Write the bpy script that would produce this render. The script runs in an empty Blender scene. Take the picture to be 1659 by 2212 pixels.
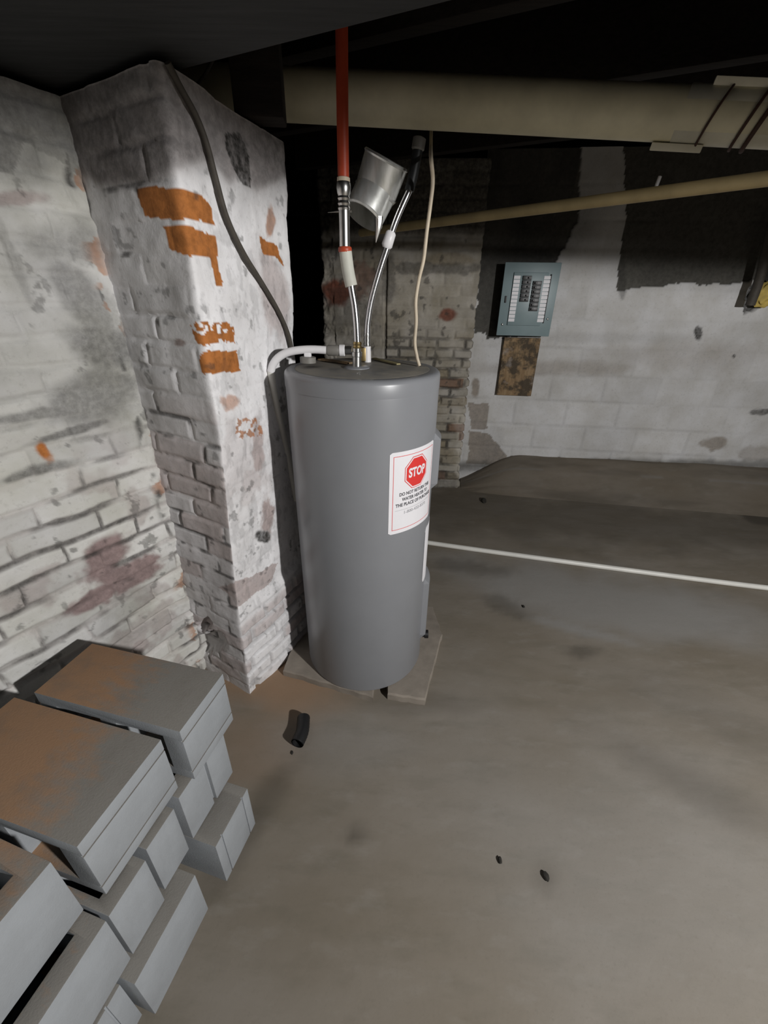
import bpy, bmesh, math, random
import numpy as np
from mathutils import Vector, Matrix

random.seed(7)
SC = bpy.context.scene
COL = SC.collection

# ------------------------------------------------------------------ camera calibration
F, CX, CY, CAMZ = 900.0, 829.5, 1106.0, 1.5
_d = np.array([(800 - CX) / F, -(2850 - CY) / F, -1.0]); _d /= np.linalg.norm(_d)
_up = -_d
_fw = np.array([0, 0, -1.0]); _Y = _fw - _up * (_fw @ _up); _Y /= np.linalg.norm(_Y)
RW = np.array([np.cross(_Y, _up), _Y, _up])          # world = RW @ cam
CAM = np.array([0, 0, CAMZ])


def ray(x, y): return RW @ np.array([(x - CX) / F, -(y - CY) / F, -1.0])
def P_z(x, y, z=0.0):
    r = ray(x, y); return CAM + r * ((z - CAMZ) / r[2])
def P_y(x, y, Y):
    r = ray(x, y); return CAM + r * (Y / r[1])
def P_pl(x, y, p0, ang):
    a = math.radians(ang); n = np.array([-math.sin(a), math.cos(a), 0]); r = ray(x, y)
    return CAM + r * (((np.array(p0) - CAM) @ n) / (r @ n))
def proj(p):
    c = (np.asarray(p, float) - CAM) @ RW
    return CX + F * c[..., 0] / -c[..., 2], CY - F * c[..., 1] / -c[..., 2]


cam_d = bpy.data.cameras.new('camera'); cam = bpy.data.objects.new('camera', cam_d); COL.objects.link(cam)
M4 = Matrix([[*RW[0], 0], [*RW[1], 0], [*RW[2], CAMZ], [0, 0, 0, 1]])
cam.matrix_world = M4
cam_d.sensor_fit = 'VERTICAL'; cam_d.sensor_height = 24.0
cam_d.lens = F * 24.0 / 2212.0
cam_d.clip_start = 0.02
SC.camera = cam

# ------------------------------------------------------------------ noise / masks (numpy)
def _hash(ix, iy, seed):
    h = (ix.astype(np.int64) * 374761393 + iy.astype(np.int64) * 668265263 + seed * 1442695041) & 0xffffffff
    h = ((h ^ (h >> 13)) * 1274126177) & 0xffffffff
    return ((h ^ (h >> 16)) & 0xffff) / 65535.0
def vnoise(x, y, seed=0):
    ix, iy = np.floor(x), np.floor(y); fx, fy = x - ix, y - iy
    ux, uy = fx * fx * (3 - 2 * fx), fy * fy * (3 - 2 * fy)
    a, b = _hash(ix, iy, seed), _hash(ix + 1, iy, seed); c, d = _hash(ix, iy + 1, seed), _hash(ix + 1, iy + 1, seed)
    return (a * (1 - ux) + b * ux) * (1 - uy) + (c * (1 - ux) + d * ux) * uy
def fbm(x, y, freq, seed=0, octv=4):
    t = np.zeros_like(x); a = .5; n = 0
    for o in range(octv):
        t += a * vnoise(x * freq + o * 17.3, y * freq + o * 9.1, seed + o); n += a; a *= .5; freq *= 2.03
    return t / n
def sstep(e0, e1, x):
    t = np.clip((x - e0) / (e1 - e0), 0, 1); return t * t * (3 - 2 * t)
def blob(S, Z, PX, PY, cx, cy, rx, ry, rough=.5, freq=18, seed=1, rot=0, soft=.25):
    c, s = math.cos(math.radians(rot)), math.sin(math.radians(rot))
    dx, dy = PX - cx, PY - cy; u, v = (c * dx + s * dy) / rx, (-s * dx + c * dy) / ry
    d = np.sqrt(u * u + v * v) + rough * (fbm(S, Z, freq, seed) - .5) * 2
    return 1 - sstep(1 - soft, 1 + soft, d)
def poly(S, Z, PX, PY, pts, warp=8, freq=25, seed=3):
    X = PX + warp * 2 * (fbm(S, Z, freq, seed) - .5); Y = PY + warp * 2 * (fbm(S, Z, freq, seed + 9) - .5)
    ins = np.zeros(X.shape, bool); n = len(pts)
    for i in range(n):
        x0, y0 = pts[i]; x1, y1 = pts[(i + 1) % n]
        if y0 == y1: continue
        cond = ((y0 > Y) != (y1 > Y)) & (X < (x1 - x0) * (Y - y0) / (y1 - y0) + x0)
        ins ^= cond
    return ins.astype(float)
def brick(S, Z, L, Hc, joint=.010, warp=.006, seed=0, bond=.5, vert=1.):
    """returns face profile 0..1 (0 in the joint), random per brick, row"""
    s = S + warp * 2 * (fbm(S, Z, 9, seed + 40) - .5); z = Z + warp * 1.4 * (fbm(S, Z, 7, seed + 50) - .5)
    row = np.floor(z / Hc); fz = z - row * Hc
    off = bond * L * (row % 2) + L * .35 * (_hash(row, row * 0, seed) - .5)
    col = np.floor((s + off) / L); fs = (s + off) - col * L
    d = np.minimum(np.minimum(fz, Hc - fz), np.minimum(fs, L - fs) * vert)
    return sstep(joint * .35, joint * 1.25, d), _hash(col, row, seed + 5), _hash(col, row, seed + 6)

# ------------------------------------------------------------------ object helpers
def tag(o, label=None, cat=None, group=None, kind=None):
    if label: o['label'] = label
    if cat: o['category'] = cat
    if group: o['group'] = group
    if kind: o['kind'] = kind
    return o
def empty(name, loc, label, cat, group=None):
    o = bpy.data.objects.new(name, None); o.empty_display_size = .05; o.location = loc; COL.objects.link(o)
    return tag(o, label, cat, group)
def link(name, me, mat, parent=None, smooth=True):
    o = bpy.data.objects.new(name, me); COL.objects.link(o)
    if mat is not None and not me.materials: me.materials.append(mat)
    if smooth is True:
        for p in me.polygons: p.use_smooth = True
    if parent is not None:
        o.parent = parent
        pl = Vector(parent.location)
        pp = parent.parent
        while pp is not None: pl += Vector(pp.location); pp = pp.parent
        me.transform(Matrix.Translation(-pl))      # mesh data given in world space
    return o
def sharp(me, ang=35):
    bm = bmesh.new(); bm.from_mesh(me)
    for f in bm.faces: f.smooth = True
    for e in bm.edges:
        if len(e.link_faces) == 2: e.smooth = e.calc_face_angle(0) < math.radians(ang)
    bm.to_mesh(me); bm.free(); return me
def bm_obj(name, bm, mat, parent=None, ang=35):
    bmesh.ops.recalc_face_normals(bm, faces=bm.faces[:])
    me = bpy.data.meshes.new(name); bm.to_mesh(me); bm.free(); sharp(me, ang)
    return link(name, me, mat, parent, smooth=False)
def grid_mesh(name, V, mask, mat, parent=None, flip=False):
    """V (n,m,3) world points, mask (n,m,4)"""
    n, m, _ = V.shape
    idx = np.arange(n * m).reshape(n, m)
    q = np.stack([idx[:-1, :-1], idx[1:, :-1], idx[1:, 1:], idx[:-1, 1:]], -1).reshape(-1, 4)
    if flip: q = q[:, ::-1]
    me = bpy.data.meshes.new(name)
    me.vertices.add(n * m); me.vertices.foreach_set('co', V.reshape(-1).astype(np.float32))
    me.loops.add(q.size); me.loops.foreach_set('vertex_index', q.reshape(-1).astype(np.int32))
    me.polygons.add(len(q)); me.polygons.foreach_set('loop_start', np.arange(0, q.size, 4, dtype=np.int32))
    me.update(calc_edges=True); me.validate()
    at = me.color_attributes.new('mask', 'FLOAT_COLOR', 'POINT')
    at.data.foreach_set('color', np.clip(mask, 0, 1).reshape(-1).astype(np.float32))
    return link(name, me, mat, parent)
def catmull(P, n=8):
    P = [Vector(p) for p in P]
    if len(P) < 3: return P
    Q = [P[0] * 2 - P[1]] + P + [P[-1] * 2 - P[-2]]; out = []
    for i in range(1, len(Q) - 2):
        for k in range(n):
            t = k / n; a, b, c, d = Q[i - 1:i + 3]
            out.append(.5 * ((2 * b) + (c - a) * t + (2 * a - 5 * b + 4 * c - d) * t * t + (3 * b - a - 3 * c + d) * t ** 3))
    out.append(P[-1]); return out
def add_tube(bm, pts, r, sides=14, cap=True, rib=None):
    """r float or list per point"""
    pts = [Vector(p) for p in pts]; n = len(pts)
    rs = r if isinstance(r, (list, tuple)) else [r] * n
    t0 = (pts[1] - pts[0]).normalized()
    ref = Vector((0, 0, 1)) if abs(t0.z) < .9 else Vector((1, 0, 0))
    u = t0.cross(ref).normalized(); rings = []
    for i in range(n):
        t = (pts[min(i + 1, n - 1)] - pts[max(i - 1, 0)]).normalized()
        u = (u - t * u.dot(t)).normalized(); v = t.cross(u)
        rings.append([bm.verts.new(pts[i] + (u * math.cos(a) + v * math.sin(a)) * rs[i])
                      for a in [2 * math.pi * k / sides for k in range(sides)]])
    for i in range(n - 1):
        for k in range(sides):
            bm.faces.new((rings[i][k], rings[i][(k + 1) % sides], rings[i + 1][(k + 1) % sides], rings[i + 1][k]))
    if cap:
        bm.faces.new(rings[0][::-1]); bm.faces.new(rings[-1])
    return rings
def tube(name, pts, r, mat, parent=None, sides=14, smooth_path=True, n=8, cap=True, ang=50):
    bm = bmesh.new(); add_tube(bm, catmull(pts, n) if smooth_path else pts, r, sides, cap)
    return bm_obj(name, bm, mat, parent, ang)
def rings_tube(name, a, b, prof, mat, parent=None, sides=20, ang=40):
    """lathe along a->b, prof = [(t, r)]"""
    a, b = Vector(a), Vector(b); bm = bmesh.new()
    ax = (b - a).normalized(); ref = Vector((0, 0, 1)) if abs(ax.z) < .9 else Vector((1, 0, 0))
    u = ax.cross(ref).normalized(); v = ax.cross(u); R = []
    for t, r in prof:
        c = a.lerp(b, t)
        R.append([bm.verts.new(c + (u * math.cos(k * 2 * math.pi / sides) + v * math.sin(k * 2 * math.pi / sides)) * r) for k in range(sides)])
    for i in range(len(R) - 1):
        for k in range(sides): bm.faces.new((R[i][k], R[i][(k + 1) % sides], R[i + 1][(k + 1) % sides], R[i + 1][k]))
    bm.faces.new(R[0]); bm.faces.new(R[-1])
    return bm_obj(name, bm, mat, parent, ang)
def add_box(bm, c, ux, uy, uz, sx, sy, sz, bev=0.0):
    c = Vector(c); ux, uy, uz = Vector(ux), Vector(uy), Vector(uz)
    tmp = bmesh.new()
    vs = [tmp.verts.new(c + ux * (sx / 2 * i) + uy * (sy / 2 * j) + uz * (sz / 2 * k)) for i in (-1, 1) for j in (-1, 1) for k in (-1, 1)]
    for f in ((0, 1, 3, 2), (4, 6, 7, 5), (0, 4, 5, 1), (2, 3, 7, 6), (0, 2, 6, 4), (1, 5, 7, 3)): tmp.faces.new([vs[i] for i in f])
    bmesh.ops.recalc_face_normals(tmp, faces=tmp.faces[:])
    if bev: bmesh.ops.bevel(tmp, geom=tmp.edges[:], offset=bev, segments=2, profile=.6, affect='EDGES')
    me = bpy.data.meshes.new('t'); tmp.to_mesh(me); tmp.free(); bm.from_mesh(me); bpy.data.meshes.remove(me)
def box(name, c, ux, uy, uz, sx, sy, sz, mat, parent=None, bev=.003, ang=35):
    bm = bmesh.new(); add_box(bm, c, ux, uy, uz, sx, sy, sz, bev); return bm_obj(name, bm, mat, parent, ang)

# ------------------------------------------------------------------ materials
class NT:
    def __init__(s, name):
        s.m = bpy.data.materials.new(name); s.m.use_nodes = True; s.t = s.m.node_tree
        s.b = s.t.nodes['Principled BSDF']; s.tc = None
    def n(s, typ, **kw):
        o = s.t.nodes.new(typ)
        for k, v in kw.items():
            if k in o.inputs: o.inputs[k].default_value = v
            else: setattr(o, k, v)
        return o
    def l(s, a, b): s.t.links.new(a, b)
    def coord(s, kind='Object'):
        if s.tc is None: s.tc = s.n('ShaderNodeTexCoord')
        return s.tc.outputs[kind]
    def noise(s, scale, detail=4, rough=.6, stretch=None, kind='Object'):
        o = s.n('ShaderNodeTexNoise'); o.inputs['Scale'].default_value = scale
        o.inputs['Detail'].default_value = detail; o.inputs['Roughness'].default_value = rough
        if stretch:
            mp = s.n('ShaderNodeMapping'); mp.inputs['Scale'].default_value = stretch[:3]
            if len(stretch) > 3: mp.inputs['Rotation'].default_value = (0, 0, stretch[3])
            s.l(s.coord(kind), mp.inputs[0]); s.l(mp.outputs[0], o.inputs[0])
        else: s.l(s.coord(kind), o.inputs[0])
        return o.outputs[0]
    def ramp(s, fac, stops):
        r = s.n('ShaderNodeValToRGB'); e = r.color_ramp.elements
        while len(e) < len(stops): e.new(.5)
        for i, (p, c) in enumerate(stops):
            e[i].position = p; e[i].color = (*c, 1) if len(c) == 3 else c
        s.l(fac, r.inputs[0]); return r.outputs[0]
    def rng(s, fac, a, b, c=0., d=1.):
        r = s.n('ShaderNodeMapRange'); r.inputs[1].default_value = a; r.inputs[2].default_value = b
        r.inputs[3].default_value = c; r.inputs[4].default_value = d; s.l(fac, r.inputs[0]); return r.outputs[0]
    def mix(s, fac, a, b, mode='MIX'):
        x = s.n('ShaderNodeMix'); x.data_type = 'RGBA'; x.blend_type = mode
        for sock, val in ((x.inputs[0], fac), (x.inputs[6], a), (x.inputs[7], b)):
            if hasattr(val, 'is_linked'): s.l(val, sock)
            elif isinstance(val, (int, float)): sock.default_value = val
            else: sock.default_value = (*val, 1)
        return x.outputs[2]
    def math(s, op, a, b=0.):
        x = s.n('ShaderNodeMath'); x.operation = op
        for sock, val in ((x.inputs[0], a), (x.inputs[1], b)):
            if hasattr(val, 'is_linked'): s.l(val, sock)
            else: sock.default_value = val
        return x.outputs[0]
    def bump(s, h, strength=.3, dist=.01):
        b = s.n('ShaderNodeBump'); b.inputs['Strength'].default_value = strength; b.inputs['Distance'].default_value = dist
        s.l(h, b.inputs['Height']); s.l(b.outputs[0], s.b.inputs['Normal'])
    def done(s, col=None, rough=.7, metal=0., spec=None):
        if col is not None:
            if hasattr(col, 'is_linked'): s.l(col, s.b.inputs['Base Color'])
            else: s.b.inputs['Base Color'].default_value = (*col, 1)
        if hasattr(rough, 'is_linked'): s.l(rough, s.b.inputs['Roughness'])
        else: s.b.inputs['Roughness'].default_value = rough
        s.b.inputs['Metallic'].default_value = metal
        if spec is not None: s.b.inputs['Specular IOR Level'].default_value = spec
        return s.m

def mat_masonry(name, pa, pb, r1=(.50, .185, .05), r2=(.40, .27, .24), g=(.045, .043, .040)):
    """painted masonry; mask R: bare orange brick, G: bare brown/pink brick, B: grime and painted shade, A: tone of each unit"""
    t = NT(name); a = t.n('ShaderNodeAttribute'); a.attribute_name = 'mask'
    sp = t.n('ShaderNodeSeparateColor'); t.l(a.outputs['Color'], sp.inputs[0])
    c = t.mix(t.rng(t.noise(5, 5, .6), .35, .65), pa, pb)
    tone = t.rng(a.outputs['Alpha'], 0, 1, .62, 1.12)
    tc = t.n('ShaderNodeCombineColor')
    for i in range(3): t.l(tone, tc.inputs[i])
    c = t.mix(1., c, tc.outputs[0], 'MULTIPLY')
    c = t.mix(t.rng(t.noise(60, 4, .7), .55, .8, 0, .35), c, (.22, .21, .19))
    br = t.mix(t.rng(t.noise(35, 4, .7), .4, .75), r1, tuple(x * .55 for x in r1))
    pk = t.mix(t.rng(t.noise(30, 4, .7), .35, .7), r2, tuple(x * .6 for x in r2))
    c = t.mix(sp.outputs[1], c, pk); c = t.mix(sp.outputs[0], c, br)
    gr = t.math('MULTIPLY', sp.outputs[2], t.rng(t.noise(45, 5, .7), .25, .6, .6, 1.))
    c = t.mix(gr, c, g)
    t.bump(t.noise(140, 5, .65), .25, .004)
    return t.done(c, .85, 0, .25)

MAT = {}
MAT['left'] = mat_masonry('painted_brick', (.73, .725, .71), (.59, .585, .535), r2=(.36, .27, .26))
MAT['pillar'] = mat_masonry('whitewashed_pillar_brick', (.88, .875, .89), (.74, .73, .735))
MAT['pier'] = mat_masonry('worn_brick', (.52, .49, .44), (.34, .31, .25), r1=(.22, .085, .055), r2=(.30, .25, .17))
MAT['far'] = mat_masonry('painted_block', (.68, .68, .685), (.57, .56, .54), r1=(.13, .125, .11), r2=(.30, .25, .20))

def mat_floor():
    t = NT('concrete_floor'); a = t.n('ShaderNodeAttribute'); a.attribute_name = 'mask'
    sp = t.n('ShaderNodeSeparateColor'); t.l(a.outputs['Color'], sp.inputs[0])
    c = t.mix(t.rng(t.noise(1.6, 4, .55, (1, 2.2, 1, .5)), .35, .68), (.205, .177, .138), (.255, .228, .192))
    c = t.mix(t.rng(t.noise(5, 5, .6, (1, 3, 1, .4)), .5, .75, 0, .55), c, (.16, .145, .112))
    c = t.mix(t.rng(t.noise(7, 4, .6, (1, 2.5, 1, .45)), .55, .8, 0, .45), c, (.30, .28, .25))
    c = t.mix(t.math('MULTIPLY', sp.outputs[0], .75), c, (.34, .215, .13))
    c = t.mix(t.math('MULTIPLY', sp.outputs[1], .7), c, (.30, .295, .285))
    c = t.mix(t.math('MULTIPLY', sp.outputs[2], .8), c, (.055, .048, .038))
    c = t.mix(t.rng(t.noise(90, 4, .7), .55, .85, 0, .3), c, (.14, .125, .1))
    t.bump(t.noise(22, 6, .6), .18, .006)
    return t.done(c, .82, 0, .25)
MAT['floor'] = mat_floor()

def mat_plain(name, col, rough=.5, metal=0., var=.15, scale=25, spec=None, bump=0.):
    t = NT(name); c = t.mix(t.rng(t.noise(scale, 4, .6), .35, .7), col, tuple(x * (1 - var) for x in col))
    if bump: t.bump(t.noise(scale * 4, 4, .6), bump, .003)
    return t.done(c, rough, metal, spec)
def mat_cmu():
    t = NT('cinder_block')
    c = t.mix(t.rng(t.noise(9, 4, .6), .35, .7), (.345, .365, .385), (.295, .31, .325))
    c = t.mix(t.rng(t.noise(150, 3, .7), .6, .85, 0, .4), c, (.25, .25, .25))
    # settled dust on the faces that look up, rusty towards the wall end
    g = t.n('ShaderNodeNewGeometry'); s = t.n('ShaderNodeSeparateXYZ'); t.l(g.outputs['True Normal'], s.inputs[0])
    upf = t.rng(s.outputs[2], .6, .95)
    px = t.n('ShaderNodeSeparateXYZ'); t.l(g.outputs['Position'], px.inputs[0])
    dx = t.math('ADD', px.outputs[0], t.math('MULTIPLY', t.noise(7, 4, .6, kind='Generated'), .34))
    rust = t.rng(dx, -.74 + .17, -.60 + .17, 1., 0.)
    dust = t.mix(t.math('MULTIPLY', rust, .75), (.235, .22, .195), (.40, .205, .085))
    dust = t.mix(t.rng(t.noise(12, 4, .6), .5, .75, 0, .5), dust, (.17, .15, .125))
    c = t.mix(t.math('MULTIPLY', upf, .92), c, dust)
    t.bump(t.noise(220, 4, .7), .35, .003)
    return t.done(c, .9, 0, .2)
MAT['cmu'] = mat_cmu()
MAT['heater'] = mat_plain('grey_enamel', (.25, .258, .275), .33, 0, .06, 6, .5)
def mat_top():
    t = NT('dusty_grey_enamel')
    c = t.mix(t.rng(t.noise(9, 5, .65), .35, .65), (.17, .17, .165), (.27, .25, .21))
    return t.done(c, t.rng(t.noise(9, 5, .65), .3, .7, .35, .9))
MAT['heatertop'] = mat_top()
MAT['paper'] = mat_plain('label_paper', (.86, .85, .88), .5, 0, .03, 20)
MAT['red'] = mat_plain('label_red', (.75, .045, .04), .5, 0, .04, 20)
MAT['ink'] = mat_plain('label_ink', (.08, .08, .09), .5, 0, .05, 20)
MAT['greyink'] = mat_plain('pale_label_ink', (.45, .45, .47), .5, 0, .05, 20)
MAT['steel'] = mat_plain('galvanised_steel', (.62, .62, .60), .3, 1., .25, 30)
def mat_braid():
    t = NT('corrugated_steel')
    w = t.n('ShaderNodeTexNoise'); w.inputs['Scale'].default_value = 400; t.l(t.coord(), w.inputs[0])
    t.bump(w.outputs[0], .2, .001); return t.done((.72, .72, .73), .25, 1.)
MAT['flex'] = mat_braid()
def mat_duct():
    t = NT('galvanised_duct_metal')
    n = t.noise(6, 3, .5, (9, 9, .7))
    c = t.mix(t.rng(n, .35, .65), (.66, .67, .63), (.88, .89, .87))
    return t.done(c, t.rng(t.noise(14, 4, .6), .3, .7, .26, .45), .7)
MAT['duct'] = mat_duct()
MAT['redpex'] = mat_plain('red_plastic_pipe', (.50, .070, .028), .45, 0, .2, 14)
MAT['white'] = mat_plain('white_plastic', (.82, .81, .82), .4, 0, .06, 12)
MAT['pvc'] = mat_plain('white_pvc', (.80, .79, .74), .4, 0, .12, 9)
MAT['greypl'] = mat_plain('grey_plastic', (.22, .21, .19), .5, 0, .2, 30)
MAT['cream'] = mat_plain('cream_pipe', (.86, .81, .60), .5, 0, .22, 7)
MAT['creamband'] = mat_plain('pale_sleeve', (.86, .83, .68), .5, 0, .2, 9)
MAT['rustwire'] = mat_plain('rusty_wire', (.08, .04, .03), .7, 0, .3, 40)
MAT['tape'] = mat_plain('grey_white_tape', (.62, .62, .55), .6, 0, .15, 22)
MAT['brass'] = mat_plain('brass', (.55, .42, .2), .4, 1., .2, 40)
MAT['beige'] = mat_plain('beige_cable', (.62, .53, .40), .55, 0, .15, 40)
MAT['black'] = mat_plain('black_rubber', (.012, .012, .013), .5, 0, .2, 40)
MAT['darkcable'] = mat_plain('dark_cable', (.075, .065, .052), .7, 0, .3, 40)
MAT['darkmetal'] = mat_plain('dark_iron', (.03, .032, .033), .5, .4, .3, 20)
MAT['panel'] = mat_plain('blue_grey_steel', (.215, .295, .312), .38, 0, .08, 12)
MAT['breaker'] = mat_plain('black_breaker', (.02, .02, .022), .4, 0, .1, 40)
MAT['conduit'] = mat_plain('tan_pipe', (.50, .39, .20), .55, 0, .25, 9)
MAT['yellow'] = mat_plain('yellow_foam', (.65, .48, .12), .7, 0, .35, 25)
MAT['paver'] = mat_plain('paver_concrete', (.33, .29, .245), .88, 0, .3, 9, .2, .3)
MAT['chip'] = mat_plain('dark_debris', (.03, .027, .022), .9, 0, .3, 60)
MAT['stone'] = mat_plain('rubble', (.36, .34, .29), .9, 0, .4, 22, .2, .4)
MAT['earth'] = mat_plain('dark_earth', (.02, .018, .016), .95, 0, .3, 4, .1)
def mat_wood(name, a, b, sc=(2, 30, 30)):
    t = NT(name); n = t.noise(2.5, 5, .65, sc); c = t.mix(t.rng(n, .35, .65), a, b)
    t.bump(n, .25, .004); return t.done(c, .8, 0, .2)
MAT['joist'] = mat_wood('old_joist_wood', (.030, .025, .022), (.018, .015, .014))
MAT['beam'] = mat_wood('grey_beam_wood', (.055, .057, .060), (.040, .042, .044))
def mat_board():
    t = NT('stained_board'); c = t.mix(t.rng(t.noise(4, 4, .6, (14, 14, 2)), .35, .65), (.36, .255, .15), (.25, .165, .09))
    c = t.mix(t.rng(t.noise(9, 5, .65), .44, .56, 0, .85), c, (.05, .044, .036))
    c = t.mix(t.rng(t.noise(6, 4, .6), .56, .7, 0, .8), c, (.44, .39, .35)); return t.done(c, .85, 0, .2)
MAT['board'] = mat_board()

# ------------------------------------------------------------------ setting: floor
xs = np.arange(-5, 6.01, .03); ys = np.arange(-3, 7.61, .03)
S, T = np.meshgrid(xs, ys, indexing='ij')
V = np.stack([S, T, .004 * (fbm(S, T, 2.2, 3) - .5)], -1)
vis = T > .25
PX, PY = proj(V); PX = np.where(vis, PX, -9999); PY = np.where(vis, PY, 9999)
B = lambda *a, **k: blob(S, T, PX, PY, *a, **k)
mk = np.zeros(S.shape + (4,))
mk[..., 0] = np.maximum.reduce([B(620, 1470, 150, 80, rough=.5, freq=6, soft=.6), B(540, 1600, 110, 90, rough=.6, freq=6, soft=.7) * .4])
mk[..., 1] = np.maximum.reduce([B(1330, 1300, 360, 60, rough=.5, freq=4, soft=.5, rot=12), B(1250, 1360, 130, 12, rough=.4, freq=8, rot=14, soft=.5),
                                B(1450, 1900, 420, 300, rough=.5, freq=3, soft=.8, rot=30) * .5, B(720, 1600, 150, 60, freq=6, soft=.8) * .45])
mk[..., 2] = np.maximum.reduce([B(1300, 1130, 520, 55, rough=.7, freq=5, soft=.6, rot=4) * .55, B(1655, 1115, 60, 22, rough=.3, freq=14, soft=.3),
                                B(1257, 1408, 34, 13, rough=.4, freq=16, soft=.6) * .6, B(770, 1803, 22, 18, rough=.5, freq=30, soft=.8) * .7,
                                B(1180, 1893, 22, 26, rough=.5, freq=30, soft=.9) * .4, B(1040, 1080, 110, 30, freq=8, soft=.7) * .5,
                                B(1010, 1225, 90, 14, rough=.6, freq=16, soft=.5, rot=6) * .5, B(900, 1520, 110, 22, rough=.5, freq=9, soft=.8) * .35,
                                B(540, 1790, 30, 160, rough=.6, freq=14, soft=.6, rot=32) * .5, B(1090, 1310, 50, 18, rough=.7, freq=18, soft=.5, rot=20) * .5,
                                B(1480, 1690, 210, 42, rough=.6, freq=5, soft=.7, rot=28) * .38, B(1560, 1560, 220, 40, rough=.6, freq=5, soft=.7, rot=22) * .25])
tag(grid_mesh('floor', V, mk, MAT['floor']), kind='structure')

# ------------------------------------------------------------------ setting: left wall
WA = 62.0
wd = np.array([-math.cos(math.radians(WA)), -math.sin(math.radians(WA)), 0])     # from the corner towards the viewer
wn = np.array([math.sin(math.radians(WA)), -math.cos(math.radians(WA)), 0])      # into the room
COR = np.array([-.548, 1.195, 0]); gd = np.array([-math.cos(math.radians(30)), .5, 0])
IC = COR + gd * .268
def wall_left():
    s = np.arange(-.06, 2.4, .0045); z = np.arange(0, 1.915, .0045)
    S, Z = np.meshgrid(s, z, indexing='ij')
    base = IC + S[..., None] * wd + Z[..., None] * np.array([0, 0, 1.])
    face, r1, r2 = brick(S, Z, .225, .070, .011, .017, 3, vert=1.9)
    PX, PY = proj(base); B = lambda *a, **k: blob(S, Z, PX, PY, *a, **k)
    soft = sstep(.36, .6, fbm(S, Z, 3, 21))                       # how far paint has filled the joints
    low = sstep(1.25, .85, Z)
    js = (.5 + .5 * low) * (.4 + .6 * soft)
    d = (face - 1) * .010 * js + .006 * (r1 - .5) * (.4 + .6 * low) + .009 * (fbm(S, Z, 11, 5) - .5) + .030 * (fbm(S, Z, 2.2, 8) - .5)
    # a rough mortar seam runs up the inside corner
    seam = np.exp(-((S - .015 - .03 * (fbm(S, Z, 9, 61) - .5)) / .022) ** 2)
    d += seam * (.016 * (fbm(S, Z, 26, 62) - .2))
    m = np.zeros(S.shape + (4,))
    m[..., 0] = np.maximum(B(95, 975, 14, 26, rot=-30, freq=40), seam * (fbm(S, Z, 12, 63) > .66) * .6)
    m[..., 1] = np.maximum.reduce([B(225, 1215, 45, 60, rough=.6, freq=20, rot=35), B(270, 1250, 80, 32, rough=.7, freq=24, rot=-30), B(205, 1290, 60, 16, rough=.6, rot=-30),
                                   B(40, 430, 60, 18, rough=.5) * .6, B(300, 1400, 40, 16, freq=26, rot=-30) * .6,
                                   (1 - face) * low * .25, sstep(.60, .70, fbm(S, Z, 8, 55)) * low * .4])
    crack = (1 - face) ** 1.3 * sstep(.44, .66, fbm(S * .6, Z, 11, 14)) * (.35 + .65 * low) * .85
    smear = np.maximum.reduce([B(230, 740, 95, 55, rough=.8, freq=9, rot=25, soft=.6) * .8, B(180, 640, 110, 40, rough=.8, freq=8, rot=50, soft=.6) * .65,
                               B(230, 850, 120, 55, rough=.8, freq=9, rot=-10, soft=.6) * .7, B(130, 530, 90, 50, rough=.8, freq=9, soft=.6) * .55,
                               B(30, 560, 14, 120, rough=.5, freq=14, rot=-22, soft=.5) * .5, B(90, 895, 190, 12, rough=.7, freq=16, rot=-10, soft=.5) * .7,
                               B(60, 1025, 90, 12, rough=.7, freq=20, rot=-17, soft=.5) * .8, B(160, 930, 110, 9, rough=.6, freq=20, rot=-18, soft=.4) * .8,
                               B(60, 360, 70, 60, rough=.7, freq=9, soft=.6) * .5, B(190, 660, 60, 30, rough=.9, freq=22) * .4])
    spots = sstep(.70, .76, fbm(S, Z, 26, 33)) * .8
    seamdark = np.exp(-((S - .03) / .012) ** 2) * sstep(.52, .62, fbm(S, Z, 16, 64)) * .9
    soot_shade = poly(S, Z, PX, PY, [(-400, 420), (-60, 360), (25, 372), (52, 310), (128, 345), (190, 385), (260, 300), (300, 0), (-400, -100)], 14, 9) * (.55 + .4 * (fbm(S, Z, 5, 66) - .3))  # soot and the beam's shadow on the wall top, painted together
    m[..., 2] = np.maximum.reduce([crack, soot_shade, smear * .9, spots * .7, seamdark, sstep(.55, .75, fbm(S, Z, 4, 77)) * .22])
    m[..., 3] = .40 + .55 * r2 * (.5 + .5 * low) + .5 * (fbm(S, Z, 5, 9) - .45)
    V = base + d[..., None] * wn
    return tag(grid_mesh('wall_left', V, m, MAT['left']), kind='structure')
wall_left()

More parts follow.
